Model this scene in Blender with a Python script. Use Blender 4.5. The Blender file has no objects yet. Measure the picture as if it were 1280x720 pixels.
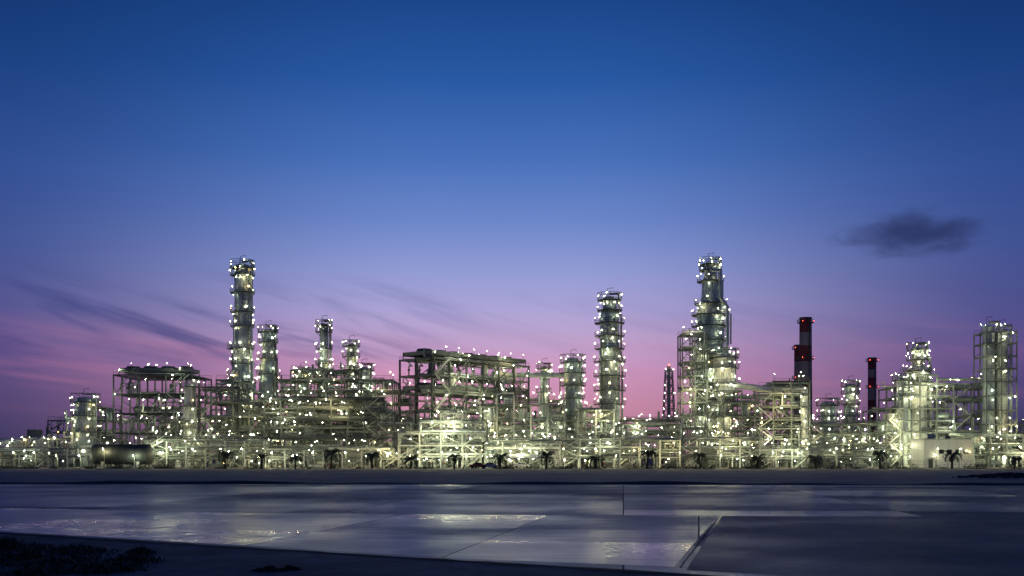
import bpy, math, random
from mathutils import Vector, Matrix
R = random.Random(11)
F = 1324.0; CAMH = 3.0
# survey helpers: bearing/elevation readings + distance -> metres on site
def SX(b, d): return (b-640)*d/F
def SZ(e, d): return CAMH+(570.8-e)*d/F

scene = bpy.context.scene
scene.view_settings.view_transform = 'Standard'
scene.view_settings.look = 'None'
scene.view_settings.exposure = 0
scene.view_settings.gamma = 1

def lin(c):
    o = []
    for x in c[:3]:
        x = x/255.0
        o.append(x/12.92 if x <= 0.04045 else ((x+0.055)/1.055)**2.4)
    return (o[0], o[1], o[2], 1.0)

# ------------------------------------------------------------------ materials
def mat_paint(name, col, rough=0.45, metal=0.0, var=0.25, scale=0.6, rust=0.0):
    m = bpy.data.materials.new(name); m.use_nodes = True
    nt = m.node_tree; N = nt.nodes; L = nt.links
    bs = N['Principled BSDF']
    tc = N.new('ShaderNodeTexCoord')
    n1 = N.new('ShaderNodeTexNoise'); n1.inputs['Scale'].default_value = scale; n1.inputs['Detail'].default_value = 2
    mp = N.new('ShaderNodeMapping'); mp.inputs['Scale'].default_value = (1, 1, 0.35)
    L.new(tc.outputs['Object'], mp.inputs['Vector']); L.new(mp.outputs[0], n1.inputs['Vector'])
    cr = N.new('ShaderNodeValToRGB')
    lo = [c*(1-var) for c in col]; hi = [min(1, c*(1+var*0.6)) for c in col]
    cr.color_ramp.elements[0].position = 0.3; cr.color_ramp.elements[0].color = (*lo, 1)
    cr.color_ramp.elements[1].position = 0.7; cr.color_ramp.elements[1].color = (*hi, 1)
    L.new(n1.outputs['Fac'], cr.inputs[0])
    L.new(cr.outputs[0], bs.inputs['Base Color'])
    bs.inputs['Roughness'].default_value = rough
    bs.inputs['Metallic'].default_value = metal
    return m

def mat_emit(name, col, s):
    m = bpy.data.materials.new(name); m.use_nodes = True
    nt = m.node_tree; nt.nodes.clear()
    e = nt.nodes.new('ShaderNodeEmission'); o = nt.nodes.new('ShaderNodeOutputMaterial')
    e.inputs[0].default_value = (*col, 1); e.inputs[1].default_value = s
    nt.links.new(e.outputs[0], o.inputs[0])
    return m

M = {}
M['light'] = mat_paint('light_grey_paint', (0.43, 0.46, 0.42), 0.5)
M['clad'] = mat_paint('aluminium_cladding', (0.42, 0.49, 0.48), 0.4, 0.3, 0.25, 0.9)
M['steel'] = mat_paint('structural_steel', (0.15, 0.175, 0.16), 0.55, 0.0, 0.3)
M['dark'] = mat_paint('dark_steel', (0.05, 0.062, 0.062), 0.6, 0.0, 0.3)
M['deck'] = mat_paint('deck_grating', (0.065, 0.075, 0.07), 0.7)
M['pipe'] = mat_paint('pipe_paint', (0.33, 0.36, 0.33), 0.45)
M['white'] = mat_paint('white_paint', (0.64, 0.66, 0.61), 0.45, 0, 0.12)
M['red'] = mat_paint('chimney_red', (0.17, 0.025, 0.035), 0.7, 0, 0.25, 0.3)
M['band'] = mat_paint('chimney_faded_white', (0.30, 0.24, 0.26), 0.7, 0, 0.25, 0.3)
M['rust'] = mat_paint('rust_primer', (0.20, 0.08, 0.05), 0.7)
M['lampA'] = mat_emit('lamp_warm', (1.0, 0.90, 0.52), 170)
M['lampB'] = mat_emit('lamp_mercury', (0.92, 1.0, 0.66), 170)
M['lampC'] = mat_emit('lamp_sodium', (1.0, 0.66, 0.22), 130)
M['lampR'] = mat_emit('beacon_red', (1.0, 0.06, 0.03), 25)
M['leaf'] = mat_paint('palm_leaf', (0.04, 0.06, 0.025), 0.6)
M['bark'] = mat_paint('palm_bark', (0.08, 0.06, 0.045), 0.9)
M['glass'] = mat_paint('dark_glass', (0.02, 0.025, 0.03), 0.1)
M['rubber'] = mat_paint('rubber', (0.02, 0.02, 0.02), 0.8)
M['carred'] = mat_paint('car_red', (0.35, 0.03, 0.03), 0.25, 0, 0.05)
M['carwhite'] = mat_paint('car_white', (0.6, 0.6, 0.6), 0.25, 0, 0.05)
M['soil'] = mat_paint('soil', (0.05, 0.042, 0.04), 0.95)

FLOOD = {}
def flood_data(key):
    if key not in FLOOD:
        p, c = key
        l = bpy.data.lights.new('floodlight', 'POINT'); l.energy = p; l.color = c; l.shadow_soft_size = 0.3
        FLOOD[key] = l
    return FLOOD[key]
FC = [(1.0, 0.92, 0.54), (0.93, 1.0, 0.63), (1.0, 0.98, 0.62), (1.0, 0.82, 0.40)]

# ------------------------------------------------------------------ mesh builder
class B:
    def __init__(s):
        s.v = []; s.f = []; s.m = []; s.sm = []; s.mats = []; s.lights = []
    def mi(s, k):
        if k not in s.mats: s.mats.append(k)
        return s.mats.index(k)
    def face(s, idx, k, smooth=False):
        s.f.append(idx); s.m.append(s.mi(k)); s.sm.append(smooth)
    def poly(s, pts, k):
        n = len(s.v); s.v += [tuple(p) for p in pts]; s.face(tuple(range(n, n+len(pts))), k)
    def box(s, x0, x1, y0, y1, z0, z1, k):
        n = len(s.v)
        s.v += [(x0,y0,z0),(x1,y0,z0),(x1,y1,z0),(x0,y1,z0),(x0,y0,z1),(x1,y0,z1),(x1,y1,z1),(x0,y1,z1)]
        for q in ((0,3,2,1),(4,5,6,7),(0,1,5,4),(1,2,6,5),(2,3,7,6),(3,0,4,7)):
            s.face(tuple(n+i for i in q), k)
    def beam(s, p, q, w, k, h=None):
        h = h or w
        p = Vector(p); q = Vector(q); d = q-p
        if d.length < 1e-4: return
        d.normalize()
        up = Vector((0,0,1)) if abs(d.z) < 0.9 else Vector((0,1,0))
        a = d.cross(up).normalized()*(w/2); b = a.cross(d).normalized()*(h/2)
        n = len(s.v)
        for c in (p, q):
            for e in (a+b, b-a, -a-b, a-b): s.v.append(tuple(c+e))
        for i in range(4):
            j = (i+1) % 4
            s.face((n+i, n+j, n+4+j, n+4+i), k)
        s.face((n+3,n+2,n+1,n), k); s.face((n+4,n+5,n+6,n+7), k)
    def cyl(s, p, q, r, k, n=10, r2=None, caps=True):
        r2 = r if r2 is None else r2
        p = Vector(p); q = Vector(q); d = (q-p)
        if d.length < 1e-4: return
        d.normalize()
        up = Vector((0,0,1)) if abs(d.z) < 0.9 else Vector((0,1,0))
        a = d.cross(up).normalized(); b = a.cross(d).normalized()
        s0 = len(s.v); A = []; C = []
        for i in range(n):
            t = 2*math.pi*i/n; e = a*math.cos(t)+b*math.sin(t)
            A.append(tuple(p+e*r)); C.append(tuple(q+e*r2))
        s.v += A+C
        for i in range(n):
            j = (i+1) % n
            s.face((s0+i, s0+n+i, s0+n+j, s0+j), k, True)
        if caps:
            s1 = len(s.v); s.v += A+C
            s.face(tuple(range(s1, s1+n)), k); s.face(tuple(reversed(range(s1+n, s1+2*n))), k)
    def dome(s, c, r, ax, k, n=12, flat=0.5, rings=4):
        c = Vector(c); d = Vector(ax).normalized()
        up = Vector((0,0,1)) if abs(d.z) < 0.9 else Vector((0,1,0))
        a = d.cross(up).normalized(); b = a.cross(d).normalized()
        s0 = len(s.v)
        for j in range(rings):
            ph = (math.pi/2)*j/rings
            for i in range(n):
                t = 2*math.pi*i/n
                s.v.append(tuple(c+(a*math.cos(t)+b*math.sin(t))*r*math.cos(ph)+d*r*flat*math.sin(ph)))
        s.v.append(tuple(c+d*r*flat)); top = len(s.v)-1
        for j in range(rings-1):
            for i in range(n):
                i2 = (i+1) % n
                s.face((s0+j*n+i, s0+(j+1)*n+i, s0+(j+1)*n+i2, s0+j*n+i2), k, True)
        for i in range(n):
            s.face((s0+(rings-1)*n+i, top, s0+(rings-1)*n+(i+1) % n), k, True)
    def vessel(s, p, q, r, k, n=14):
        p = Vector(p); q = Vector(q); d = q-p
        s.cyl(p, q, r, k, n, caps=False)
        s.dome(q, r, d, k, n); s.dome(p, r, -d, k, n)
    def pipe(s, pts, r, k, n=8):
        for i in range(len(pts)-1):
            s.cyl(pts[i], pts[i+1], r, k, n)
            if i: 
                s.dome(pts[i], r*1.02, (0,0,1), k, n, 1.0, 3); s.dome(pts[i], r*1.02, (0,0,-1), k, n, 1.0, 3)
    def ring(s, c, r0, r1, th, k, a0=0, a1=2*math.pi, n=18):
        cx, cy, z = c
        for i in range(n):
            t = a0+(a1-a0)*i/n; u = a0+(a1-a0)*(i+1)/n
            P = []
            for zz in (z-th, z):
                for (rr, tt) in ((r0,t),(r1,t),(r1,u),(r0,u)):
                    P.append((cx+rr*math.cos(tt), cy+rr*math.sin(tt), zz))
            n0 = len(s.v); s.v += P
            for q in ((0,3,2,1),(4,5,6,7),(0,1,5,4),(1,2,6,5),(2,3,7,6),(3,0,4,7)):
                s.face(tuple(n0+g for g in q), k)
    def rail_ring(s, c, r, k, a0=0, a1=2*math.pi, n=14):
        cx, cy, z = c
        P = [(cx+r*math.cos(a0+(a1-a0)*i/n), cy+r*math.sin(a0+(a1-a0)*i/n)) for i in range(n+1)]
        for i in range(n):
            s.beam((*P[i], z+1.1), (*P[i+1], z+1.1), 0.09, k)
            s.beam((*P[i], z+0.55), (*P[i+1], z+0.55), 0.06, k)
            s.beam((*P[i], z), (*P[i], z+1.1), 0.08, k)
    def bulb(s, p, r, k=None):
        if k is None: k = R.choices(['lampA','lampB','lampC'], [5, 4, 1.0])[0]
        x, y, z = p; n = len(s.v)
        s.v += [(x+r,y,z),(x,y+r,z),(x-r,y,z),(x,y-r,z),(x,y,z+r),(x,y,z-r)]
        for q in ((0,1,4),(1,2,4),(2,3,4),(3,0,4),(1,0,5),(2,1,5),(3,2,5),(0,3,5)):
            s.face(tuple(n+i for i in q), k)
    def lamp(s, p, up=1.6, r=None):
        x, y, z = p
        r = r or R.choice([0.05, 0.06, 0.08, 0.10, 0.14])
        s.beam((x,y,z), (x,y,z+up), 0.08, 'steel')
        s.bulb((x, y-0.12, z+up+r), r)
    def flood(s, p, power=1200, arm=1.5):
        """floodlight on a bracket arm: bulb + real light"""
        x, y, z = p
        s.beam((x,y+arm,z+0.5), (x,y,z+0.45), 0.09, 'steel'); s.bulb((x,y,z), 0.11)
        s.lights.append(((x,y-0.4,z-0.2), power*R.choice([0.4,0.7,1,1.7]), R.choice(FC)))
    def build(s, name, loc=(0,0,0), rot=0):
        me = bpy.data.meshes.new(name)
        me.from_pydata(s.v, [], s.f)
        for k in s.mats: me.materials.append(M[k])
        me.polygons.foreach_set('material_index', s.m)
        me.polygons.foreach_set('use_smooth', s.sm)
        me.update()
        o = bpy.data.objects.new(name, me); scene.collection.objects.link(o)
        o.location = loc; o.rotation_euler = (0,0,rot)
        for p, e, c in s.lights:
            l = bpy.data.objects.new('floodlight', flood_data((e, c))); scene.collection.objects.link(l)
            l.parent = o; l.location = p
        return o

# ------------------------------------------------------------------ plant parts
def rail(b, p, q, k='steel'):
    p = Vector(p); q = Vector(q); n = max(1, int((q-p).length/2))
    for h, w in ((1.1, 0.09), (0.55, 0.06)):
        b.beam(p+Vector((0,0,h)), q+Vector((0,0,h)), w, k)
    for i in range(n+1):
        c = p.lerp(q, i/n); b.beam(c, c+Vector((0,0,1.1)), 0.07, k)

def frame(b, L, W, levels, bx=6, by=7, col='steel', bm='steel', cw=0.38, tops=None,
          equip=0.75, lampp=0.55, brace=0.3, deckp=0.6, x0=0, y0=0, pipes=4, rails=True, fl=1.0):
    nx = max(1, round(L/bx)); ny = max(1, round(W/by))
    dx = L/nx; dy = W/ny; Z = [0]+list(levels)
    if tops is None: tops = [levels[-1]]*nx
    else: tops = [tops[min(len(tops)-1, int(i*len(tops)/nx))] for i in range(nx)]
    ctop = [max(tops[max(0,i-1)], tops[min(nx-1,i)]) for i in range(nx+1)]
    for i in range(nx+1):
        for j in range(ny+1):
            b.beam((x0+i*dx, y0+j*dy, 0), (x0+i*dx, y0+j*dy, ctop[i]), cw, col)
    for li in range(1, len(Z)):
        z = Z[li]; zp = Z[li-1]; hh = z-zp
        open_ = 1.0-0.45*max(0, min(1, (z-12)/14))
        low = 1.35 if z < 9 else 1.0
        for i in range(nx):
            if z > tops[i]+0.01: continue
            xa = x0+i*dx; xb = xa+dx
            for j in range(ny+1):
                b.beam((xa+cw/2, y0+j*dy, z-0.2), (xb-cw/2, y0+j*dy, z-0.2), 0.2, bm, 0.42)
            for j in range(ny):
                ya = y0+j*dy; yb = ya+dy
                b.beam((xa, ya+cw/2, z-0.22), (xa, yb-cw/2, z-0.22), 0.18, bm, 0.36)
                if i == nx-1 or z > tops[i+1]+0.01:
                    b.beam((xb, ya+cw/2, z-0.22), (xb, yb-cw/2, z-0.22), 0.18, bm, 0.36)
                if R.random() < deckp:
                    b.box(xa+0.25, xb-0.25, ya+0.2, yb-0.2, z+0.02, z+0.1, 'deck')
                if R.random() < equip*open_: cell_equipment(b, xa, xb, ya, yb, zp, hh)
                if R.random() < lampp*(0.7 if j else 0.5):
                    b.bulb((xa+R.uniform(0.8, dx-0.8), ya+R.uniform(0.3, dy-0.6), z-R.uniform(0.7, 1.6)), R.choice([0.06,0.08,0.11,0.15]))
            if R.random() < brace:
                yy = y0-0.03
                if R.random() < 0.5: b.beam((xa, yy, zp), (xb, yy, z-0.3), 0.2, col)
                else: b.beam((xb, yy, zp), (xa, yy, z-0.3), 0.2, col)
            if R.random() < brace*0.7:
                yy = y0+W+0.03; b.beam((xa, yy, zp), (xb, yy, z-0.3), 0.2, col)
            if R.random() < lampp*0.65:
                b.lamp((xa+R.uniform(0.5, dx-0.5), y0-0.15, z), R.uniform(1.2, 2.0))
            if R.random() < fl*0.25*low:
                b.flood((xa+R.uniform(1, dx-1), y0-2.2, z-R.uniform(0.2, 0.8)), 400, 2.2)
            if R.random() < fl*0.10:
                b.flood((xa+R.uniform(1, dx-1), y0+W*0.5, z-1.0), 480, 0.5)
            if rails:
                rail(b, (xa, y0, z+0.05), (xb, y0, z+0.05))
                if z >= tops[i]-0.01: rail(b, (xa, y0+W, z+0.05), (xb, y0+W, z+0.05))
            if z >= tops[i]-0.01:
                for _ in range(1 if R.random() < 0.7 else 2):
                    b.lamp((xa+R.uniform(0.5, dx-0.5), y0+R.uniform(0, W), z), R.uniform(1.5, 3.0))
                if R.random() < 0.45:   # vents and risers breaking the roofline
                    xx = xa+R.uniform(0.5, dx-0.5); yy = y0+R.uniform(1, W-1)
                    b.cyl((xx,yy,z), (xx,yy,z+R.uniform(1.5,4.5)), R.choice([0.12,0.2,0.35]), R.choice(['pipe','clad','steel']), 8)
        xr = [i for i in range(nx) if z <= tops[i]+0.01]
        if xr:
            xa = x0+xr[0]*dx; xb = x0+(xr[-1]+1)*dx
            for _ in range(pipes):
                s0 = R.uniform(xa-1, xa+(xb-xa)*0.5); s1 = R.uniform(s0+(xb-s0)*0.4, xb+1)
                rr = R.choice([0.1,0.14,0.18,0.25,0.34]); yy = y0+R.uniform(-0.6, W*0.8); zz = z+0.15+rr
                pts = [(s0, yy, zz), (s1, yy, zz)]
                if R.random() < 0.5: pts.append((s1, yy, max(0.1, zz-R.choice([1,2])*hh)))
                if R.random() < 0.3: pts.insert(0, (s0, yy, zz+hh*0.5))
                b.pipe(pts, rr, R.choice(['pipe','clad','light','white','steel']), 7)
    if L > 12:
        sx = x0+R.choice([0, nx-1])*dx
        for li in range(1, len(Z)):
            if Z[li] > tops[0 if sx == x0 else -1]+0.01: break
            a, c = (sx+0.6, sx+dx-0.6) if li % 2 else (sx+dx-0.6, sx+0.6)
            for off in (-1.1, -0.5):
                b.beam((a, y0+off, Z[li-1]), (c, y0+off, Z[li]), 0.1, 'light', 0.25)
            b.beam((a, y0-1.1, Z[li-1]+1), (c, y0-1.1, Z[li]+1), 0.07, 'light')

def cell_equipment(b, xa, xb, ya, yb, z, h):
    t = R.random(); k = R.choice(['clad','light','pipe','white','clad','steel'])
    cx = (xa+xb)/2; cy = (ya+yb)/2
    if t < 0.26:
        r = R.uniform(0.45, min(1.1, h*0.26)); zc = z+0.6+r
        for s in range(R.choice([1,1,2])):
            yy = cy+(s-0.3)*r*2.4
            b.vessel((xa+0.7, yy, zc), (xb-0.7, yy, zc), r, k, 12)
            for xx in (xa+1.4, xb-1.4): b.box(xx-0.15, xx+0.15, yy-r*0.8, yy+r*0.8, z+0.1, zc-r*0.5, 'steel')
            b.cyl((xa+1.2, yy, zc), (xa+1.2, yy, z+h-0.2), r*0.3, 'pipe', 6)
    elif t < 0.45:
        r = R.uniform(0.5, 1.2); hh = h*R.uniform(0.55, 0.85)
        x = cx+R.uniform(-1, 1)
        b.cyl((x, cy, z+0.1), (x, cy, z+hh), r, k, 14); b.dome((x, cy, z+hh), r, (0,0,1), k, 14)
        b.pipe([(x+r+0.4, cy, z+0.2), (x+r+0.4, cy, z+hh+0.7), (x, cy, z+hh+0.7)], 0.16, 'pipe', 6)
    elif t < 0.76:
        n = R.randint(2, 5)
        for i in range(n):
            r = R.choice([0.1,0.15,0.2,0.28]); x = xa+0.6+i*(xb-xa-1.2)/n; y = R.uniform(ya+0.4, yb-0.6)
            b.pipe([(x, y, z+0.1), (x, y, z+h*0.6), (x+R.choice([-1,1])*R.uniform(0.6,1.6), y, z+h*0.6), (x+0.2, y+1.0, z+h-0.3)], r, R.choice(['pipe','light','clad','steel']), 6)
            b.cyl((x-0.01, y-0.25, z+h*0.35), (x-0.01, y+0.25, z+h*0.35), 0.3, 'rust' if R.random() < 0.2 else 'steel', 8)
    elif t < 0.84:
        b.box(xa+0.9, xb-0.9, ya+0.9, yb-0.9, z+0.15, z+h*R.uniform(0.3,0.6), R.choice(['light','steel','deck','steel']))
        b.cyl((cx, cy, z+h*0.3), (cx, cy, z+h*0.8), 0.35, 'pipe', 8)
    else:
        for i in range(4):
            y = ya+0.5+i*0.8
            b.cyl((xa, y, z+h*0.55), (xb, y, z+h*0.55), R.choice([0.1,0.18,0.26]), R.choice(['pipe','clad']), 6)

def column(b, x, y, segs, plats, k='clad', lamps=4, z0=0, davit=True, pipes=2, pw=1.3):
    for (za, ra), (zb, rb) in zip(segs[:-1], segs[1:]):
        b.cyl((x,y,za), (x,y,zb), ra, k, 22, r2=rb, caps=False)
        n = int((zb-za)/2.4)
        for i in range(1, n):
            if abs(ra-rb) < 0.01: b.ring((x,y,za+i*2.4), ra-0.02, ra+0.06, 0.12, k, n=20)
    zt, rt = segs[-1]
    b.dome((x,y,zt), rt, (0,0,1), k, 22, 0.45, 5)
    def rad(z):
        for (za, ra), (zb, rb) in zip(segs[:-1], segs[1:]):
            if za <= z <= zb: return ra+(rb-ra)*((z-za)/(zb-za))
        return rt
    for i in range(pipes):
        a = -0.4-i*2.1+R.uniform(-0.3,0.3)
        pr = R.choice([0.2, 0.3, 0.42]); zz = zt-i*(zt*0.25)+ (rt*0.5+0.6 if i == 0 else 0)
        pts = [(x,y,zz)]; last = None
        for s in range(9):
            zc = zz-(zz-1.0)*s/8; rr = max(rad(max(zc-3,0)), rad(min(zc, zt)))+pr+0.35
            if last is not None and abs(rr-last) > 0.02: pts.append((x+last*math.cos(a), y+last*math.sin(a), zc))
            if last is None or abs(rr-last) > 0.02 or s == 8: pts.append((x+rr*math.cos(a), y+rr*math.sin(a), zc))
            last = rr
        b.pipe(pts, pr, R.choice(['pipe','clad','steel']), 8)
    if plats:   # lattice service deck crowning the column
        plats = list(plats)+[zt-0.3]
        for i in range(8):
            t = i*math.pi/4; b.beam((x+(rt+pw)*math.cos(t), y+(rt+pw)*math.sin(t), zt-0.3), (x+(rt+pw)*math.cos(t), y+(rt+pw)*math.sin(t), zt+rt*0.45+0.9), 0.09, 'steel')
        b.ring((x,y,zt+rt*0.45+0.95), rt+pw-0.12, rt+pw+0.05, 0.1, 'steel')
        b.beam((x-rt-pw,y,zt+rt*0.45+0.9), (x+rt+pw,y,zt+rt*0.45+0.9), 0.12, 'steel'); b.beam((x,y-rt-pw,zt+rt*0.45+0.9), (x,y+rt+pw,zt+rt*0.45+0.9), 0.12, 'steel')
    for pi, z in enumerate(plats):
        r = rad(z); a0 = R.uniform(0, 6.28); full = R.random() < 0.55 or pi == len(plats)-1
        a1 = a0+(2*math.pi if full else 4.4)
        if not full: a0, a1 = -math.pi-0.6-(pi % 2)*0.8, 0.6-(pi % 2)*0.8+0.6
        b.ring((x,y,z), r+0.05, r+pw, 0.14, 'deck', a0, a1)
        b.rail_ring((x,y,z), r+pw, 'steel', a0, a1)
        for i in range(6):
            t = a0+(a1-a0)*(i+0.5)/6
            b.beam((x+r*math.cos(t), y+r*math.sin(t), z-1.2), (x+(r+pw)*math.cos(t), y+(r+pw)*math.sin(t), z-0.15), 0.1, 'steel')
        for i in range(lamps):
            t = a0+(a1-a0)*(i+R.uniform(0.1,0.9))/lamps
            b.lamp((x+(r+pw)*math.cos(t), y+(r+pw)*math.sin(t), z), R.uniform(1.0, 1.9), R.choice([0.06,0.08,0.10,0.14]))
            if R.random() < 0.35:
                b.bulb((x+(r+0.9)*math.cos(t), y+(r+0.9)*math.sin(t), z-0.9), 0.08)
        if R.random() < 0.35:
            t = R.uniform(-2.4, -0.7); rr = r+pw+0.5
            b.beam((x+(r+pw)*math.cos(t), y+(r+pw)*math.sin(t), z-0.1), (x+rr*math.cos(t), y+rr*math.sin(t), z-0.2), 0.08, 'steel')
            b.bulb((x+rr*math.cos(t), y+rr*math.sin(t), z-0.45), 0.11)
            b.lights.append(((x+(rr+0.3)*math.cos(t), y+(rr+0.3)*math.sin(t), z-0.9), 170, R.choice(FC)))
    for i in range(len(plats)-1):
        za, zb = plats[i], plats[i+1]; a = -1.9+0.7*(i % 3); r = rad((za+zb)/2)+0.35
        px, py = x+r*math.cos(a), y+r*math.sin(a)
        for o in (-0.25, 0.25): b.beam((px+o,py,za), (px+o,py,zb+1), 0.07, 'steel')
        nn = int((zb-za)/0.9)
        for j in range(nn):
            b.beam((px-0.25,py,za+j*0.9), (px+0.25,py,za+j*0.9), 0.05, 'steel')
            if j > 2: b.ring((px,py,za+j*0.9), 0.38, 0.43, 0.06, 'steel', n=8)
    if davit:
        zz = zt+rt*0.45
        b.beam((x-0.6,y,zz-0.5), (x-0.6,y,zz+2.2), 0.12, 'steel')
        b.beam((x-0.6,y,zz+2.2), (x+1.0,y,zz+2.5), 0.12, 'steel')
        b.beam((x+1.0,y,zz+2.5), (x+1.0,y,zz+1.8), 0.08, 'steel')

def tower(name, bx, d, top, r_m, plat_e, segs=None, **kw):
    b = B(); zt = SZ(top, d)
    segs = [(SZ(e, d) if e is not None else 0, r) for e, r in segs] if segs else [(0, r_m), (zt-r_m*0.6, r_m)]
    pl = sorted(SZ(e, d) for e in plat_e)
    while len(pl) > 1 and segs[-1][0]-pl[-1] < 1.6: pl.pop()
    column(b, 0, 0, segs, pl, **kw)
    b.ring((0,0,0.6), 0, segs[0][1]+0.5, 0.6, 'light')
    return b.build(name, (SX(bx, d), d, 0))

def add_unit(name, xa, xb, d, depth, levels_e, rot=0, extra=None, **kw):
    b = B(); L = SX(xb, d)-SX(xa, d)
    lv = [SZ(e, d) for e in levels_e]
    if kw.get('tops'): kw['tops'] = [SZ(e, d) for e in kw['tops']]
    frame(b, L/math.cos(rot), depth, lv, **kw)
    if extra: extra(b)
    return b.build(name, (SX(xa, d), d, 0), rot)

def aircooler(b, x0, x1, y0, y1, z):
    b.box(x0, x1, y0, y1, z+0.9, z+2.0, 'steel')
    n = max(1, int((x1-x0)/5)); w = (x1-x0)/n
    for i in range(n):
        cx = x0+(i+0.5)*w
        b.cyl((cx,(y0+y1)/2, z+2.0), (cx,(y0+y1)/2, z+2.8), w*0.42, 'dark', 16, r2=w*0.36)
        b.cyl((cx,(y0+y1)/2, z+0.1), (cx,(y0+y1)/2, z+0.9), w*0.2, 'dark', 10, r2=w*0.4)
        b.lamp((cx+w*R.uniform(0.2,0.48), y0, z+2.0), 1.2)
        if i % 2: b.lamp((cx, y1, z+2.0), 1.6)
    for xx in (x0+0.1, (x0+x1)/2, x1-0.1):
        for yy in (y0+0.1, y1-0.1): b.beam((xx,yy,z), (xx,yy,z+0.9), 0.2, 'steel')

# ------------------------------------------------------------------ process units
add_unit('pipe_rack', 60, 140, 315, 12, [562, 548], bx=5, equip=0.6, lampp=0.6, pipes=5)
add_unit('process_unit', 84, 132, 318, 12, [565, 545, 525, 510], bx=5.5, equip=0.8, lampp=0.6, tops=[525, 510, 510, 525])
tower('drum_vessel', 107, 316, 494, 3.0, [540, 520, 500], lamps=5)
def ex(b):
    z = SZ(468, 310); aircooler(b, 1, 22, 1, 11, z)
    for i in range(3):
        b.beam((i*7.6, -0.3, 0), ((i+1)*7.6, -0.3, SZ(515,310)), 0.3, 'steel'); b.beam(((i+1)*7.6, -0.35, 0), (i*7.6, -0.35, SZ(515,310)), 0.3, 'steel')
add_unit('steel_structure', 142, 240, 310, 20, [563, 541, 516, 492, 468], bx=7.6, by=6.6, col='steel', bm='dark', tops=[468,468,468], equip=0.6, lampp=0.85, deckp=0.35, brace=0.5, extra=ex, fl=1.0)
add_unit('process_unit', 178, 262, 300, 10, [566, 548, 528], bx=5, equip=0.85, lampp=0.75, tops=[548, 528, 528, 548])
tower('white_column', 238, 302, 478, 1.6, [560, 535, 508, 488], k='white', lamps=3)
add_unit('process_unit', 250, 332, 303, 22, [568, 553, 537, 520, 502, 486, 474], bx=5, by=5.5, equip=0.75, lampp=0.6, tops=[486, 474, 486, 502, 486], pipes=4, deckp=0.4)
tower('distillation_column', 303, 322, 330, 2.4, [478, 455, 436, 408, 390, 366, 344],
      segs=[(None, 3.0), (470, 3.0), (462, 2.3), (384, 2.3), (382, 2.4), (334, 2.4)], lamps=5)
tower('stripper_column', 294, 324, 432, 1.0, [468, 440], lamps=3, k='light')
tower('absorber_column', 335, 326, 410, 2.0, [468, 448, 428, 414], lamps=5, segs=[(None,2.3),(455,2.3),(450,1.8),(414,1.8)])
tower('absorber_column', 405, 335, 403, 1.35, [455, 436, 415, 406], lamps=4)
tower('stripper_column', 439, 335, 428, 1.5, [462, 446, 434], lamps=4)
tower('drum_vessel', 455, 330, 457, 1.9, [480, 464], lamps=5)
tower('drum_vessel', 378, 333, 462, 1.5, [475, 466], lamps=5)
def ex(b):
    for i, e in enumerate((497, 523, 546)):
        z = SZ(e, 296)
        b.box(-0.6, 33.5, -0.5, -0.25, z-0.8, z-0.2, 'dark')
add_unit('process_structure', 330, 476, 296, 18, [570, 558, 546, 534, 523, 510, 497], rot=0.03, bx=4.8, by=6, equip=0.7, lampp=0.5, deckp=0.7, brace=0.15, pipes=5, extra=ex)
add_unit('process_unit', 342, 512, 318, 16, [560, 540, 520, 503, 488, 474, 462], bx=5.2, by=5.5, equip=0.6, lampp=0.55, deckp=0.4,
         tops=[474, 462, 462, 462, 462, 474, 474, 488, 488], pipes=3)
add_unit('pipe_rack', 470, 540, 292, 12, [571, 560, 546, 530, 515], bx=5, equip=0.7, lampp=0.6, tops=[515, 530, 530], deckp=0.4)
b = B()
lv = [SZ(e, 290) for e in (568, 550, 532, 512, 490, 468, 447)]
frame(b, 40, 13, lv, bx=6.6, by=6.5, col='dark', bm='steel', cw=0.42, equip=1.4, lampp=0.9, brace=0.5, deckp=0.6, pipes=8, fl=1.5)
for z in (lv[-1], lv[-3]):
    aircooler(b, 0.5, 39.5, 0.6, 12.4, z)
for i in range(6):
    if i % 2: b.beam((i*6.66, -0.4, lv[-3]), ((i+1)*6.66, -0.4, lv[-1]), 0.26, 'steel')
    else: b.beam((i*6.66, -0.4, lv[-1]), ((i+1)*6.66, -0.4, lv[-3]), 0.26, 'steel')
    b.beam((i*6.66, -0.4, lv[-4]), ((i+1)*6.66, -0.4, lv[-3]), 0.26, 'steel')
b.build('air_cooler_structure', (SX(540, 288), 288, 0), math.radians(48))
add_unit('process_unit', 498, 604, 280, 9, [570, 556, 541, 527, 516], bx=5, by=4.5, equip=0.85, lampp=0.6, col='light', bm='light',
         tops=[541, 527, 516, 527, 516], pipes=6, brace=0.5, deckp=0.35, fl=1.2)
add_unit('process_unit', 600, 706, 292, 16, [570, 556, 540, 524, 506, 493], bx=5, by=5.5, equip=0.85, lampp=0.65, col='light', bm='steel',
         tops=[506, 493, 506, 524, 506, 524], pipes=6, deckp=0.4)
add_unit('process_unit', 636, 705, 322, 10, [560, 530, 500, 486], bx=5, equip=0.6, lampp=0.6, tops=[486, 500, 500], pipes=3)
b = B(); z = SZ(469, 318)
b.cyl((SX(618,318), 0, z), (SX(706,318), 0, z), 0.75, 'clad', 14)
for px in (625, 650, 680, 700):
    b.beam((SX(px,318), 0, 0), (SX(px,318), 0, z-0.7), 0.35, 'steel')
for px in (630, 660, 690): b.lamp((SX(px,318), -0.8, z), 1.2)
b.build('overhead_pipeline', (0, 318, 0))
tower('vent_stack', 680, 322, 457, 1.1, [490, 470], lamps=3)
tower('reactor_column', 716, 312, 448, 2.7, [520, 498, 482, 466, 454], lamps=6, segs=[(None,2.3),(485,2.3),(480,2.8),(452,2.5)])
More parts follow.
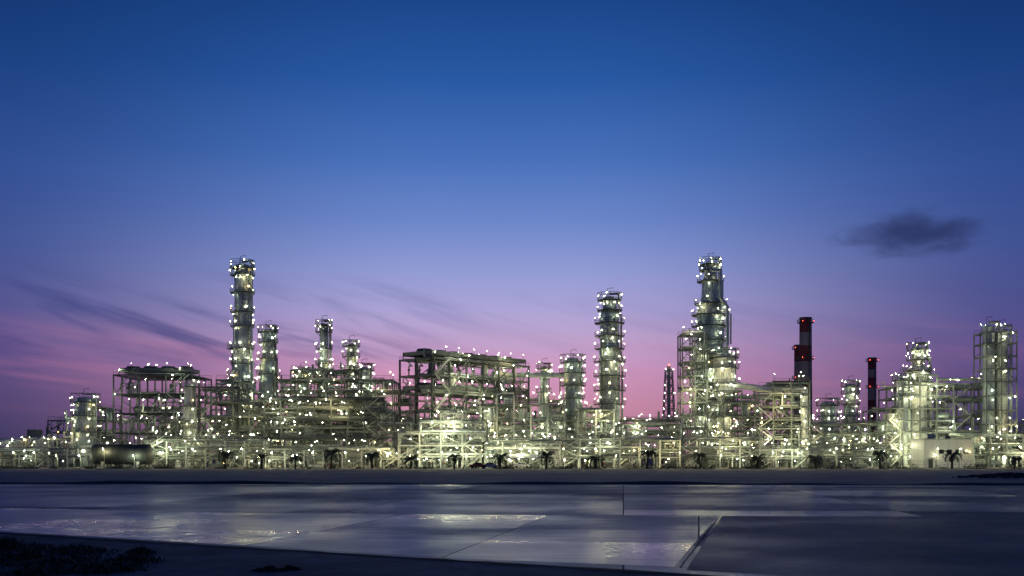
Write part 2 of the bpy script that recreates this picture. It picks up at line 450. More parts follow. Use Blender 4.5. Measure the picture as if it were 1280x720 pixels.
tower('fractionating_column', 762, 312, 372, 3.1, [530, 505, 488, 470, 452, 436, 420, 404, 388, 376], lamps=5,
      segs=[(None,3.1),(440,3.1),(436,2.8),(392,2.8),(388,2.1),(374,2.0)], pipes=4, pw=1.6)
add_unit('process_unit', 700, 790, 300, 18, [570, 556, 541, 525, 512], bx=5, by=5.5, equip=0.85, lampp=0.7, col='light', tops=[525, 512, 512, 541, 541], pipes=6, deckp=0.4)
add_unit('pipe_rack', 784, 856, 318, 12, [565, 551, 540, 531], bx=6, equip=0.4, lampp=0.6, pipes=7, deckp=0.2)

def lattice(b, w, h, nlev, k='steel', taper=1.0, cw=0.25):
    for l in range(nlev):
        z0, z1 = h*l/nlev, h*(l+1)/nlev
        w0, w1 = w*(1-(1-taper)*l/nlev)/2, w*(1-(1-taper)*(l+1)/nlev)/2
        c0 = [(-w0,-w0,z0),(w0,-w0,z0),(w0,w0,z0),(-w0,w0,z0)]; c1 = [(-w1,-w1,z1),(w1,-w1,z1),(w1,w1,z1),(-w1,w1,z1)]
        for i in range(4):
            j = (i+1) % 4
            b.beam(c0[i], c1[i], cw, k); b.beam(c1[i], c1[j], cw*0.8, k)
            b.beam(c0[i], c1[j], cw*0.6, k); b.beam(c0[j], c1[i], cw*0.6, k)
b = B(); h = SZ(462, 430); lattice(b, 6, h, 12, 'steel', 0.45, 0.3)
b.cyl((0,0,0), (0,0,h+1.5), 0.7, 'pipe', 10)
for i in range(4, 12):
    for sx in (-1, 1):
        if R.random() < 0.7: b.bulb((sx*(3-1.6*i/12), -2, h*(i+1)/12), 0.11)
b.bulb((0,-0.8,h+1.8), 0.3, 'lampR')
b.build('flare_derrick', (SX(836, 430), 430, 0))

add_unit('steel_structure', 853, 884, 298, 8, [567, 551, 535, 519, 502, 486, 469, 452, 434, 416], bx=3.5, by=4, col='steel', bm='steel', cw=0.35,
         equip=0.3, lampp=0.6, brace=1.0, deckp=0.6, pipes=2, fl=0.7)
tower('main_fractionator', 888, 312, 322, 4, [520, 500, 480, 462, 444, 426, 408, 394, 380, 352, 338], lamps=5, pw=1.5, pipes=4,
      segs=[(None,4.6),(440,4.6),(432,4.0),(388,4.0),(374,2.7),(350,2.4),(346,1.9),(330,1.8)])
b = B()
b.pipe([(-2.3,0,SZ(338,306)), (0.6,0,SZ(338,306)), (0.6,0,SZ(372,306)), (2.6,0,SZ(384,306)), (2.6,0,SZ(432,306))], 0.5, 'clad', 12)
b.pipe([(3.6,0,SZ(392,306)), (3.6,0,SZ(430,306))], 0.25, 'light', 8)
for e in (350, 364): b.beam((-1.5,0,SZ(e,306)), (0.6,0,SZ(e,306)), 0.16, 'steel')
b.build('overhead_pipe', (SX(898, 306), 306, 0))
tower('regenerator_vessel', 905, 304, 434, 3.4, [540, 520, 500, 480, 460, 446], lamps=5, segs=[(None,2.0),(500,2.0),(480,3.0),(446,3.0)], k='white', pipes=3)
add_unit('process_unit', 882, 950, 300, 18, [568, 553, 537, 520, 503, 488], bx=4.6, by=5.5, equip=0.75, lampp=0.65, tops=[488, 488, 503, 503], pipes=5)
def ex(b):
    b.pipe([(-9,2,SZ(478,300)), (3,2,SZ(486,300)), (14.5,2,SZ(486,300)), (14.5,2,3)], 0.95, 'white', 14)
    b.pipe([(-9,4,SZ(494,300)), (12,4,SZ(498,300))], 0.6, 'clad', 12)
add_unit('reactor_structure', 944, 1012, 300, 18, [572, 562, 548, 535, 524, 508, 493, 478], bx=4.6, by=6, equip=0.7, lampp=0.5, tops=[493,478,478,478], deckp=0.8, pipes=4, extra=ex)

def chimney(name, px, d, top, r, bands):
    b = B(); zt = SZ(top, d)
    zs = [0]+[SZ(e, d) for e, _ in bands]
    ks = [k for _, k in bands]
    for i in range(len(ks)):
        ra = r*(1.12-0.12*zs[i]/zt); rb = r*(1.12-0.12*zs[i+1]/zt)
        b.cyl((0,0,zs[i]), (0,0,zs[i+1]), ra, ks[i], 28, r2=rb, caps=(i == len(ks)-1))
    b.ring((0,0,zt+0.3), r*0.7, r+0.15, 0.6, 'dark', n=26)
    for e in (0.97, 0.72):
        b.ring((0,0,zt*e), r*1.0, r+0.8, 0.12, 'deck', n=22); b.rail_ring((0,0,zt*e), r+0.8, 'steel', n=18)
        for a in (-2.2, -0.6): b.bulb(((r+0.9)*math.cos(a), (r+0.9)*math.sin(a), zt*e+0.5), 0.11, 'lampR')
    b.beam((0.6,-r-0.3,0), (0.6,-r-0.1,zt), 0.15, 'steel'); b.beam((1.1,-r-0.3,0), (1.1,-r-0.1,zt), 0.15, 'steel')
    b.build(name, (SX(px, d), d, 0))
chimney('striped_chimney', 1007, 400, 398, 2.25, [(500,'band'), (475,'red'), (452,'band'), (432,'red'), (416,'band'), (398,'red')])
chimney('slim_chimney', 997, 415, 432, 1.3, [(500,'band'), (476,'red'), (452,'band'), (432,'red')])
chimney('red_chimney', 1090, 430, 448, 1.6, [(500,'red'), (484,'band'), (472,'red'), (462,'band'), (448,'red')])
tower('stripper_column', 1063, 345, 478, 1.7, [520, 505, 492, 482], lamps=4)
tower('drum_vessel', 1035, 340, 500, 2.4, [520, 506], lamps=5)
add_unit('pipe_rack', 1008, 1120, 308, 14, [568, 555, 543, 530], bx=5.5, equip=0.5, lampp=0.6, pipes=8, deckp=0.25)
add_unit('pipe_rack', 1000, 1112, 290, 7, [571, 562], bx=5, equip=0.6, lampp=0.5, pipes=5, deckp=0.25)
add_unit('process_unit', 1108, 1192, 300, 20, [568, 554, 540, 525, 510, 495, 481, 468], bx=4.8, by=6, equip=0.75, lampp=0.7,
         tops=[510, 481, 468, 481], pipes=4, deckp=0.5, brace=0.5)
tower('reactor_column', 1147, 304, 432, 2.2, [478, 464, 450, 438], lamps=6, k='white', segs=[(None,2.6),(462,2.6),(455,1.7),(436,1.7)])
tower('drum_vessel', 1128, 302, 470, 1.6, [495, 478], lamps=5)
def ex(b):
    for e, y in ((474, 1), (480, 3), (497, 2)):
        b.cyl((-3, y, SZ(e,305)), (14, y, SZ(e,305)), 0.5, 'clad', 12)
add_unit('pipe_bridge', 1186, 1242, 305, 10, [560, 540, 520, 500, 484], bx=6.4, by=5, equip=0.25, lampp=0.45, brace=0.4, deckp=0.2, pipes=4, extra=ex)
b = B()
lv = [SZ(e, 300) for e in (566, 548, 530, 512, 494, 476, 460, 444, 428, 414)]
frame(b, 8.6, 8, lv, bx=4.3, by=4, cw=0.3, equip=0.0, lampp=0.7, brace=0.5, deckp=0.25, pipes=0, fl=1.0)
column(b, 2.4, 4, [(0,1.7),(lv[-1]+1.5,1.7)], [], k='clad', pipes=1)
column(b, 6.2, 4, [(0,1.7),(lv[-1]+0.5,1.7)], [], k='light', pipes=1)
b.build('twin_column_tower', (SX(1233, 300), 300, 0))
add_unit('process_unit', 1196, 1300, 296, 12, [568, 556, 545], bx=5, equip=0.8, lampp=0.7, pipes=5)
add_unit('pipe_rack', 1272, 1420, 305, 14, [562, 545, 530], bx=6, equip=0.6, lampp=0.4, pipes=5, fl=0.5)
for (xa, xb, d, lv) in ((60, 180, 300, [570, 560]), (184, 330, 286, [572, 561, 551]), (332, 500, 284, [573, 563]), (604, 700, 280, [572, 562, 552]),
                        (700, 850, 284, [571, 561, 550]), (850, 950, 286, [571, 560, 549]), (950, 1010, 288, [572, 563])):
    add_unit('pipe_rack', xa, xb, d, 5, lv, bx=5, by=5, equip=0.7, lampp=0.55, pipes=5, deckp=0.25, brace=0.3, col='light', fl=0.8)
for (xa, xb, d, lv) in ((60, 500, 370, [560, 540, 525]), (500, 860, 370, [560, 542, 525]), (860, 1300, 370, [560, 545, 530])):
    add_unit('pipe_rack', xa, xb, d, 8, lv, bx=7, by=8, equip=0.4, lampp=0.25, pipes=5, deckp=0.2, fl=0.5)

# ------------------------------------------------------------------ tanks, buildings
def storage_tank(px, d, r, top):
    b = B(); h = SZ(top, d)
    b.cyl((0,0,0), (0,0,h), r, 'white', 32); b.dome((0,0,h), r, (0,0,1), 'white', 32, 0.16, 4)
    b.rail_ring((0,0,h), r+0.05, 'steel', n=24); b.ring((0,0,h-0.6), r, r+0.12, 0.2, 'white', n=30); b.ring((0,0,h*0.5), r, r+0.08, 0.15, 'white', n=30)
    for a in (-2.6, -1.7, -0.8, 0.2): b.lamp(((r+0.3)*math.cos(a), (r+0.3)*math.sin(a), h-1), 1.5)
    for i in range(10):
        a = -2.8+i*0.14; c = -2.8+(i+1)*0.14
        b.beam(((r+0.5)*math.cos(a), (r+0.5)*math.sin(a), h*i/10), ((r+0.5)*math.cos(c), (r+0.5)*math.sin(c), h*(i+1)/10), 0.12, 'steel', 0.3)
    b.build('storage_tank', (SX(px, d), d, 0))
storage_tank(8, 335, 5, 552); storage_tank(48, 340, 4.5, 549); storage_tank(-30, 340, 5, 552)
b = B()
b.box(0, 9, 0, 8, 0, 9.5, 'steel'); b.box(1, 4, 1, 6, 9.5, 12, 'steel'); b.cyl((7,3,9.5), (7,3,13), 0.5, 'steel', 10)
for i in range(4): b.box(0.8+i*2.1, 1.9+i*2.1, -0.06, -0.003, 5.5, 6.8, 'glass')
for i in range(3): b.lamp((1+i*3, -0.4, 3), 1)
b.build('utility_building', (SX(28, 350), 350, 0))
add_unit('pipe_rack', -60, 66, 318, 6, [572, 564], bx=5, equip=0.7, lampp=0.8, pipes=4, fl=1.3)

b = B(); r = 2.7
b.vessel((-7,0,3.6), (7,0,3.6), r, 'dark', 28)
for x in (-4.5, 4.5): b.box(x-0.4, x+0.4, -2, 2, 0, 1.7, 'light')
for x in (-6, -2, 2, 6): b.cyl((x-0.05,0,3.6), (x+0.05,0,3.6), r+0.05, 'dark', 28)
b.cyl((0,0,6), (0,0,7.2), 0.5, 'dark', 12); rail(b, (-3,-0.8,6.15), (3,-0.8,6.15)); b.box(-3, 3, -0.8, 0.8, 6.05, 6.15, 'deck')
b.build('horizontal_bullet_tank', (SX(153, 280), 280, 0), 0.05)

b = B(); w = 13.0; h = SZ(550, 284)
b.box(0, w, 0, 9, 0, h, 'white'); b.box(-0.25, w+0.25, -0.25, 9.25, h, h+0.35, 'light')
b.box(1.2, 2.4, -0.06, -0.003, 0, 2.3, 'dark'); b.box(1.1, 2.5, -0.9, -0.01, 2.5, 2.62, 'light')
for i in range(4): 
    b.box(4+i*2.2, 5.3+i*2.2, -0.05, -0.003, 3.8, 4.9, 'glass'); b.box(3.9+i*2.2, 5.4+i*2.2, -0.16, -0.004, 3.65, 3.78, 'light')
b.box(2, 4, 3, 5, h+0.35, h+1.6, 'light'); b.box(7, 8.4, 3, 5, h+0.35, h+1.3, 'steel')
b.lamp((3, -0.5, 2.6), 0.6, 0.12); b.lamp((w-1, -0.5, 3.6), 0.6, 0.1)
b.build('control_building', (SX(1155, 284), 284, 0))

b = B()
for x in (0, 3, 6, 9):
    for y in (0, 5): b.beam((x,y,0), (x,y,2.7), 0.15, 'light')
b.poly([(-0.5,-0.6,2.7),(9.5,-0.6,2.7),(9.5,2.5,3.7),(-0.5,2.5,3.7)], 'white'); b.poly([(-0.5,2.5,3.7),(9.5,2.5,3.7),(9.5,5.6,2.7),(-0.5,5.6,2.7)], 'white')
b.box(-0.5, 9.5, -0.65, -0.6, 2.5, 2.72, 'white')
b.bulb((3,2,2.5), 0.12); b.bulb((7,2,2.5), 0.12)
b.build('shade_canopy', (SX(633, 274), 274, 0))

def car(px, d, k, rot=0):
    b = B()
    prof = [(-2.2,0.35),(-2.2,0.85),(-2.0,0.98),(-1.35,1.02),(-0.75,1.45),(0.75,1.47),(1.35,1.0),(2.05,0.9),(2.2,0.7),(2.2,0.35)]
    ya, yb = -0.85, 0.85
    n = len(b.v); b.v += [(x, ya if z < 1.1 else ya*0.82, z) for x, z in prof]+[(x, yb if z < 1.1 else yb*0.82, z) for x, z in prof]
    m = len(prof)
    for i in range(m):
        j = (i+1) % m; b.face((n+i, n+j, n+m+j, n+m+i), 'glass' if i in (3, 5) else k)
    b.face(tuple(range(n, n+m))[::-1], k); b.face(tuple(range(n+m, n+2*m)), k)
    for s in (-1, 1):
        b.poly([(-1.2, s*0.853, 1.03), (-0.1, s*0.853, 1.03), (-0.1, s*0.73, 1.4), (-0.7, s*0.73, 1.4)], 'glass')
        b.poly([(0.0, s*0.853, 1.03), (1.2, s*0.853, 1.03), (0.7, s*0.73, 1.4), (0.0, s*0.73, 1.4)], 'glass')
        for x in (-1.35, 1.35): b.cyl((x, s*0.65, 0.33), (x, s*0.9, 0.33), 0.33, 'rubber', 16)
    b.build('parked_car', (SX(px, d), d, 0), rot)
car(597, 266, 'carred', 0.1); car(612, 267, 'carwhite', -0.05); car(652, 277.5, 'carwhite', 0)

def street_lamp(px, d, h):
    b = B()
    b.cyl((0,0,0), (0,0,h), 0.1, 'steel', 8, r2=0.06); b.beam((0,0,h), (0,-1.0,h+0.25), 0.07, 'steel')
    b.box(-0.15, 0.15, -1.3, -0.8, h+0.2, h+0.32, 'steel'); b.bulb((0,-1.05,h+0.05), 0.12)
    b.lights.append(((0,-1.05,h-0.35), 460, R.choice(FC)))
    b.build('street_lamp', (SX(px, d), d, 0))
x = 20
while x < 1290:
    street_lamp(x+R.uniform(-6,6), 277, R.choice([3.2, 4, 5])); x += R.uniform(24, 46)

# ------------------------------------------------------------------ palms
def palm_mesh(seed, h):
    r = random.Random(seed); b = B()
    lean = r.uniform(-0.25, 0.25); pts = [(lean*(i/5)**2, 0, h*i/5) for i in range(6)]
    for i in range(5):
        b.cyl(pts[i], pts[i+1], 0.28-0.025*i, 'bark', 8, r2=0.24-0.025*i)
        b.cyl(Vector(pts[i+1])-Vector((0,0,0.08)), pts[i+1], 0.3-0.025*i, 'bark', 8)
    c = Vector(pts[-1])
    for i in range(22):
        a = i*2.399+r.uniform(-0.2,0.2); el = r.uniform(-0.2, 1.3); Lf = r.uniform(2.2, 3.0)
        P = c.copy(); d0 = Vector((math.cos(a), math.sin(a), 0)); side = Vector((-math.sin(a), math.cos(a), 0))
        n = 9; e = el
        for j in range(n):
            step = Lf/n; Q = P+(d0*math.cos(e)+Vector((0,0,math.sin(e))))*step
            b.beam(P, Q, 0.06, 'leaf')
            ll = 0.6*math.sin(math.pi*(j+1.2)/(n+1.5))+0.1
            for s in (-1, 1):
                for q in (0.1, 0.6):
                    o = P.lerp(Q, q); tip = o+side*s*ll*0.8+d0*ll*0.45-Vector((0,0,ll*r.uniform(0.2,0.6)))
                    b.poly([o, o+(Q-P)*0.45, tip], 'leaf')
            P = Q; e -= 0.16+0.05*j*0.5+r.uniform(0,0.05)
    return b
for i, px in enumerate([281, 327, 369, 414, 465, 513, 568, 625, 683, 745, 809, 875, 947, 1020, 1100, 1190, 1268]):
    d = 259+R.uniform(-3, 3)
    o = palm_mesh(100+i, R.uniform(1.9, 3.2)).build('palm_tree', (SX(px, d), d, 0), R.uniform(0, 6))
    o.scale = [R.uniform(0.9, 1.2)]*3

def foliage(name, n, fx, size, k='leaf', loc=(0,0,0)):
    b = B()
    for _ in range(n):
        p = Vector(fx()); a = R.uniform(0, 6.28); t = R.uniform(-0.8, 0.8); s = size*R.uniform(0.5, 1.3)
        u = Vector((math.cos(a), math.sin(a), t)).normalized()*s; v = Vector((R.uniform(-1,1), R.uniform(-1,1), R.uniform(-1,1))).normalized()*s*0.6
        b.poly([p-u, p+v, p+u, p-v], k)
    return b.build(name, loc)
cl = [(R.uniform(-140, 140), R.uniform(-1, 1), R.uniform(0.3, 1.0)) for _ in range(90)]
def fx():
    c = R.choice(cl); return (c[0]+R.gauss(0, 0.9), c[1]+R.gauss(0, 0.5), abs(R.gauss(0, 1))*c[2]*0.6)
foliage('shrub_row', 8000, fx, 0.22, loc=(0, 263, 0))
for rng in ((-420, -205), (190, 420)):
    cl2 = [(R.uniform(*rng), R.uniform(-8, 8), R.uniform(3.5, 8.5)) for _ in range(60)]
    def fx2():
        c = R.choice(cl2); a = R.uniform(0, 6.28); q = R.random()**0.5
        return (c[0]+math.cos(a)*q*4.5, c[1]+math.sin(a)*q*4, c[2]*(0.55+R.uniform(-0.5, 0.55)*(1-q*0.4)))
    foliage('distant_trees', 8000, fx2, 0.7, loc=(0, 460, 0))

b = B()
for i in range(121):
    x = -180+i*3; b.beam((x,0,0), (x,0,2.1), 0.08, 'steel')
for z in (0.3, 1.0, 1.6, 2.05): b.beam((-180,0,z), (180,0,z), 0.045, 'steel')
b.build('perimeter_fence', (0, 270, 0))

# ------------------------------------------------------------------ ground
def ground_mat(name, lo, hi, r0, r1, nscale, bump, rn=0.15, spec=0.5, bscale=3.0, patch=0.8, panel=None, pvar=0.2):
    m = bpy.data.materials.new(name); m.use_nodes = True
    nt = m.node_tree; N = nt.nodes; L = nt.links; bs = N['Principled BSDF']
    tc = N.new('ShaderNodeTexCoord'); mp = N.new('ShaderNodeMapping')
    L.new(tc.outputs['Object'], mp.inputs[0])
    def noise(sc, det=6, rough=0.6, dist=0.0):
        n = N.new('ShaderNodeTexNoise'); n.inputs['Scale'].default_value = sc; n.inputs['Detail'].default_value = det
        n.inputs['Roughness'].default_value = rough; n.inputs['Distortion'].default_value = dist; L.new(mp.outputs[0], n.inputs['Vector']); return n.outputs['Fac']
    def ramp(v, a, b, ca, cb):
        c = N.new('ShaderNodeValToRGB'); c.color_ramp.elements[0].position = a; c.color_ramp.elements[1].position = b
        c.color_ramp.elements[0].color = ca; c.color_ramp.elements[1].color = cb; L.new(v, c.inputs[0]); return c.outputs[0]
    def mult(a, b_):
        mx = N.new('ShaderNodeMixRGB'); mx.blend_type = 'MULTIPLY'; mx.inputs[0].default_value = 1
        L.new(a, mx.inputs[1]); L.new(b_, mx.inputs[2]); return mx.outputs[0]
    def mth(op, a, v):
        n = N.new('ShaderNodeMath'); n.operation = op; L.new(a, n.inputs[0])
        if isinstance(v, float): n.inputs[1].default_value = v
        else: L.new(v, n.inputs[1])
        return n.outputs[0]
    c = ramp(noise(nscale, 8, 0.65), 0.3, 0.7, (*lo,1), (*hi,1))
    c2 = ramp(noise(nscale*12, 8, 0.75), 0.35, 0.65, (0.6,0.6,0.6,1), (1,1,1,1))
    c3 = ramp(noise(nscale*2.2, 7, 0.7, 0.2), 0.38, 0.62, (patch,patch,patch,1), (1,1,1,1))
    colr = mult(mult(c, c2), c3)
    rough = ramp(noise(rn, 5, 0.55), 0.34, 0.66, (r0,r0,r0,1), (r1,r1,r1,1))
    if panel:
        mp2 = N.new('ShaderNodeMapping'); mp2.inputs['Rotation'].default_value = (0, 0, math.radians(panel[2]))
        L.new(tc.outputs['Object'], mp2.inputs[0])
        br = N.new('ShaderNodeTexBrick'); br.offset = 0.0; br.inputs['Scale'].default_value = 1.0
        br.inputs['Color1'].default_value = (0,0,0,1); br.inputs['Color2'].default_value = (1,1,1,1); br.inputs['Mortar'].default_value = (0.1,0.1,0.1,1)
        br.inputs['Mortar Size'].default_value = 0.035; br.inputs['Mortar Smooth'].default_value = 0.3
        br.inputs['Brick Width'].default_value = panel[0]; br.inputs['Row Height'].default_value = panel[1]
        L.new(mp2.outputs[0], br.inputs['Vector'])
        tone = ramp(br.outputs['Color'], 0.0, 1.0, (1-pvar,)*3+(1,), (1,1,1,1))
        colr = mult(colr, tone)
        jt = ramp(br.outputs['Fac'], 0.2, 0.9, (1,1,1,1), (0.25,0.25,0.25,1)); colr = mult(colr, jt)
        pr = ramp(br.outputs['Color'], 0.0, 1.0, (1.3,1.3,1.3,1), (0.8,0.8,0.8,1)); 
        rough = mth('ADD', mth('MULTIPLY', rough, pr), mth('MULTIPLY', br.outputs['Fac'], 0.3))
    L.new(colr, bs.inputs['Base Color']); L.new(rough, bs.inputs['Roughness'])
    bp = N.new('ShaderNodeBump'); bp.inputs['Strength'].default_value = bump; bp.inputs['Distance'].default_value = 0.008
    L.new(noise(bscale, 6, 0.7), bp.inputs['Height']); L.new(bp.outputs[0], bs.inputs['Normal'])
    bs.inputs['Specular IOR Level'].default_value = spec
    return m
M['g_dirt'] = ground_mat('dirt_ground', (0.15,0.14,0.145), (0.28,0.265,0.26), 0.75, 0.95, 0.25, 1.0, rn=0.1, spec=0.2, patch=0.55)
M['g_gravel'] = ground_mat('gravel', (0.19,0.185,0.19), (0.32,0.31,0.31), 0.7, 0.9, 0.05, 0.6, spec=0.25)
M['g_yard'] = ground_mat('yard_concrete', (0.15,0.15,0.165), (0.25,0.25,0.265), 0.34, 0.6, 0.15, 0.5, rn=0.07, spec=0.42, patch=0.7, panel=(15, 12, 6), pvar=0.25)
M['g_slab'] = ground_mat('damp_concrete', (0.24,0.245,0.265), (0.36,0.365,0.38), 0.24, 0.46, 0.35, 0.4, rn=0.11, spec=0.48, patch=0.72, panel=(7.5, 6.2, 10), pvar=0.28)
M['g_dark'] = ground_mat('old_asphalt', (0.08,0.08,0.09), (0.14,0.14,0.15), 0.42, 0.7, 0.2, 0.8, rn=0.1, spec=0.38, patch=0.6)
M['g_joint'] = ground_mat('joint_tar', (0.012,0.012,0.014), (0.02,0.02,0.02), 0.7, 0.9, 1, 0.3, spec=0.1)

def sheet(name, pts, z, k):
    b = B(); b.poly([(x, y, z) for x, y in pts], k); return b.build(name)
sheet('ground', [(-4000,-500),(4000,-500),(4000,6000),(-4000,6000)], 0.0, 'g_dirt')
sheet('gravel_road', [(-600,128),(600,98),(600,256),(-600,256)], 0.004, 'g_gravel')
def jy(x): return 29.5-0.592*(x-0)
sheet('concrete_yard', [(-150,jy(-150)),(60,max(-6,jy(60))),(160,-10),(600,-10),(600,92),(-600,140),(-600,jy(-150))], 0.004, 'g_yard')
sheet('concrete_slab', [(-70,76),(-14,56.5),(10.4,53.5),(4.4,28.8),(-1.0,jy(-1.0)+0.8),(-60,jy(-60)+0.8)], 0.008, 'g_slab')
sheet('asphalt_apron', [(10.6,53.5),(60,50),(200,44),(200,-8),(60,-5),(4.6,28.0)], 0.008, 'g_dark')
b = B()
def strip(x0, y0, x1, y1, w, z=0.012):
    d = Vector((x1-x0, y1-y0, 0)).normalized(); n = Vector((-d.y, d.x, 0))*w/2
    N = max(2, int((Vector((x1-x0,y1-y0,0)).length)/0.8))
    L_, R_ = [], []
    for i in range(N+1):
        c = Vector((x0+(x1-x0)*i/N, y0+(y1-y0)*i/N, z)); s = R.uniform(0.4, 1.3)
        L_.append(c+n*s); R_.append(c-n*R.uniform(0.5,1.3))
    for i in range(N): b.poly([R_[i], R_[i+1], L_[i+1], L_[i]], 'g_joint')
strip(-60, jy(-60), 24, jy(24), 0.5)
strip(10.5, 53.5, 4.5, 28.4, 0.05)
strip(-70, 76.1, -14, 56.6, 0.16, 0.0125); strip(-14, 56.6, 10.4, 53.6, 0.14)
strip(-60, 57, 6.6, 38.2, 0.08, 0.0125)
strip(-160, 118, 160, 92, 0.4, 0.0135); strip(-120, 96, 150, 74, 0.3, 0.013); strip(12, 50, 90, 30, 0.08, 0.0135)
b.build('expansion_joint')
b = B(); n = 160
for i in range(n):
    x0 = -200+i*2.5; x1 = x0+2.5
    def yy(x): return 131-0.0833*(x+200)*0.9 
    def hh(x): return 0.2+0.1*math.sin(x*0.13)+0.07*math.sin(x*0.41+1)
    a, c = yy(x0), yy(x1)
    b.poly([(x0,a-2.4,0.0),(x1,c-2.4,0.0),(x1,c-0.6,hh(x1)),(x0,a-0.6,hh(x0))], 'soil')
    b.poly([(x0,a-0.6,hh(x0)),(x1,c-0.6,hh(x1)),(x1,c+1.0,0.0),(x0,a+1.0,0.0)], 'soil')
b.build('earth_bank')
b = B()
for i in range(260):
    a = R.uniform(0, 6.28); q = R.random(); x = math.cos(a)*q*8; y = math.sin(a)*q*3; s = R.uniform(0.15, 0.45); z = (1-q)*0.5
    b.dome((x,y,z), s, (R.uniform(-.3,.3),R.uniform(-.3,.3),1), 'soil', 6, 0.8, 2)
b.build('soil_heap', (SX(1262, 150), 150, 0))

def weeds(name, spots, n, hmax):
    b = B()
    for _ in range(n):
        cx, cy, s, hs = R.choice(spots); x = cx+R.gauss(0, s); y = cy+R.gauss(0, s)
        q = math.hypot(x-cx, y-cy)/s
        h = hmax*hs*R.uniform(0.3, 1)*max(0.25, 1.1-0.35*q); a = R.uniform(0, 6.28); w = R.uniform(0.012, 0.035)
        dx, dy = math.cos(a), math.sin(a); bx, by = -dy*w, dx*w; l = R.uniform(0.1, 0.9)*h
        p1 = (x+dx*l*0.3, y+dy*l*0.3, h*0.6); p2 = (x+dx*l, y+dy*l, h*R.uniform(0.6, 1))
        b.poly([(x-bx,y-by,0),(x+bx,y+by,0),(p1[0]+bx,p1[1]+by,p1[2]),(p1[0]-bx,p1[1]-by,p1[2])], 'leaf')
        b.poly([(p1[0]-bx*1.5,p1[1]-by*1.5,p1[2]),(p1[0]+bx*1.5,p1[1]+by*1.5,p1[2]),p2], 'leaf')
    b.build(name)
spots = []
while len(spots) < 44:
    x = -20+10*R.random()**1.2; y = R.uniform(27.0, 37)
    if y < jy(x)-3.4: spots.append((x, y, R.uniform(0.12, 0.7), R.uniform(0.3, 1.3)*(1 if x < -14 else 0.5)))
spots += [(-6.4, 27.9, 0.2, 0.3), (-5.9, 28.1, 0.12, 0.3), (-15.6, 31.0, 0.35, 1.4), (-16.8, 32.3, 0.4, 1.6), (-14.2, 31.0, 0.3, 0.8)]
weeds('weeds', spots, 16000, 0.55)

# ------------------------------------------------------------------ world
w = bpy.data.worlds.new('World'); scene.world = w; w.use_nodes = True
nt = w.node_tree; N = nt.nodes; L = nt.links; N.clear()
out = N.new('ShaderNodeOutputWorld'); bg = N.new('ShaderNodeBackground'); L.new(bg.outputs[0], out.inputs[0])
tc = N.new('ShaderNodeTexCoord'); sp = N.new('ShaderNodeSeparateXYZ'); L.new(tc.outputs['Generated'], sp.inputs[0])
def math_(op, a, b=None, c=None, clamp=False):
    n = N.new('ShaderNodeMath'); n.operation = op; n.use_clamp = clamp
    for i, v in enumerate((a, b, c)):
        if v is None: continue
        if isinstance(v, (int, float)): n.inputs[i].default_value = v
        else: L.new(v, n.inputs[i])
    return n.outputs[0]
X, Y, Zc = sp.outputs
az = math_('ARCTAN2', X, Y); el = math_('ARCSINE', Zc)
def maprange(v, a, b, c=0, d=1, smooth=True):
    n = N.new('ShaderNodeMapRange'); n.interpolation_type = 'SMOOTHSTEP' if smooth else 'LINEAR'
    L.new(v, n.inputs[0]); n.inputs[1].default_value = a; n.inputs[2].default_value = b; n.inputs[3].default_value = c; n.inputs[4].default_value = d
    return n.outputs[0]
def sky_ramp(stops):
    cr = N.new('ShaderNodeValToRGB'); e = cr.color_ramp.elements
    stops = sorted(((570.8-y)/F, c) for y, c in stops)
    pos = maprange(el, 0, 0.6, 0, 1, False); L.new(pos, cr.inputs[0])
    for i, (t, c) in enumerate(stops):
        p = max(0, min(1, math.atan(t)/0.6))
        el_ = e[i] if i < 2 else e.new(p)
        el_.position = p; el_.color = lin(c)
    return cr.outputs[0]
cen = sky_ramp([(-280,(14,42,98)), (0,(27,70,138)), (100,(41,89,163)), (200,(72,113,186)), (280,(110,136,202)), (340,(146,156,212)), (390,(174,165,214)), (430,(194,163,204)), (465,(206,152,190)), (510,(202,140,166)), (570,(156,112,140))])
edg = sky_ramp([(-280,(10,32,80)), (0,(17,50,106)), (120,(27,64,128)), (240,(48,78,146)), (330,(64,82,146)), (400,(78,80,140)), (445,(92,78,134)), (500,(74,66,116)), (570,(46,48,82))])
def mix(f, a, b):
    n = N.new('ShaderNodeMixRGB')
    for i, v in enumerate((f, a, b)):
        if isinstance(v, (int, float)): n.inputs[i].default_value = v
        elif isinstance(v, tuple): n.inputs[i].default_value = v
        else: L.new(v, n.inputs[i])
    return n.outputs[0]
absaz = math_('ABSOLUTE', math_('ADD', az, 0.015))
f = maprange(absaz, 0.05, 0.49)
col = mix(f, cen, edg)
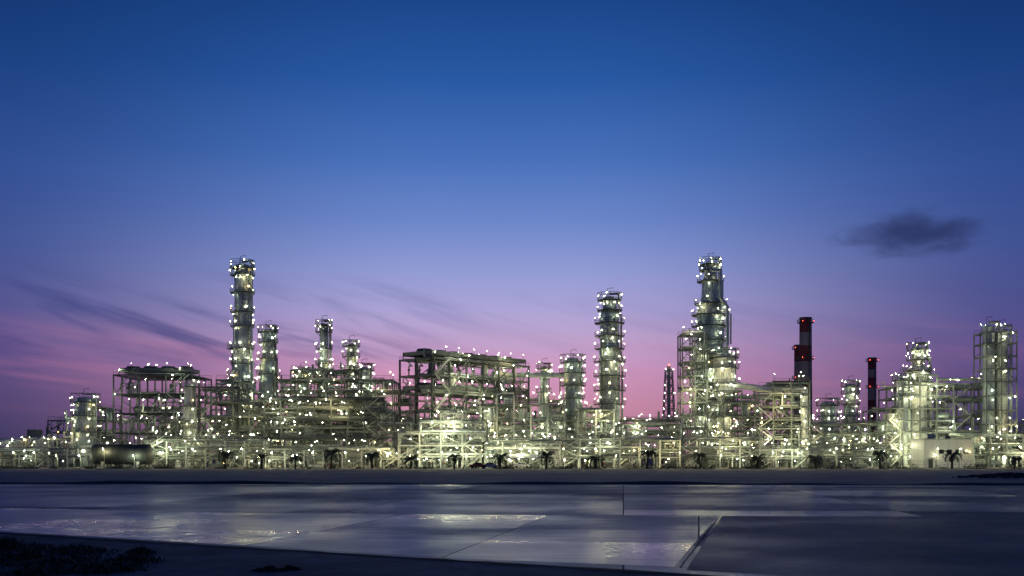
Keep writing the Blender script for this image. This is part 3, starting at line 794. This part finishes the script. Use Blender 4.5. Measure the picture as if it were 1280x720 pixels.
def streak(slope, su, sv, seed, detail=4):
    cb = N.new('ShaderNodeCombineXYZ')
    L.new(math_('MULTIPLY', az, su), cb.inputs[0]); L.new(math_('MULTIPLY', math_('ADD', el, math_('MULTIPLY', az, slope)), sv), cb.inputs[1])
    cb.inputs[2].default_value = seed
    n = N.new('ShaderNodeTexNoise'); n.inputs['Scale'].default_value = 1; n.inputs['Detail'].default_value = detail; n.inputs['Distortion'].default_value = 0.4
    L.new(cb.outputs[0], n.inputs['Vector']); return n.outputs['Fac']
bandp = math_('MULTIPLY', maprange(el, 0.03, 0.07), maprange(el, 0.13, 0.09))
s2 = math_('MULTIPLY', math_('MULTIPLY', maprange(streak(0.1, 4, 50, 8.1), 0.45, 0.72), bandp), maprange(az, 0.05, -0.15, 0.15, 0.28))
col = mix(s2, col, lin((206, 130, 160)))
band = math_('MULTIPLY', maprange(el, 0.06, 0.11), maprange(el, 0.175, 0.13))
s1 = math_('MULTIPLY', math_('MULTIPLY', maprange(streak(0.26, 6, 42, 6.4), 0.44, 0.72), band), 0.75)
lw = maprange(az, 0.0, -0.2, 0.18, 1.0)
col = mix(math_('MULTIPLY', s1, lw), col, lin((56, 66, 126)))
def cloud(col, a0, e0, ra, re, st, seed):
    nz = streak(0, 26, 60, seed, 6)
    u = math_('DIVIDE', math_('SUBTRACT', az, a0), ra); v = math_('DIVIDE', math_('SUBTRACT', el, e0), re)
    d = math_('SQRT', math_('ADD', math_('MULTIPLY', u, u), math_('MULTIPLY', v, v)))
    d = math_('ADD', d, math_('MULTIPLY', math_('SUBTRACT', nz, 0.5), 1.2))
    return mix(math_('MULTIPLY', maprange(d, 1.15, 0.25), st), col, lin((44, 55, 100)))
col = cloud(col, 0.360, 0.194, 0.062, 0.0225, 0.92, 1.7)
col = mix(maprange(el, -0.02, -0.001), (0.02, 0.02, 0.03, 1), col)
L.new(col, bg.inputs[0]); bg.inputs[1].default_value = 1.0

# ------------------------------------------------------------------ camera
cd = bpy.data.cameras.new('Camera'); cam = bpy.data.objects.new('Camera', cd); scene.collection.objects.link(cam)
cam.location = (0, 0, CAMH); cam.rotation_euler = (math.radians(90), 0, 0)
cd.sensor_width = 36; cd.lens = 36*F/1280; cd.shift_y = 210.8/1280; cd.clip_end = 9000; cd.clip_start = 0.5
scene.camera = cam
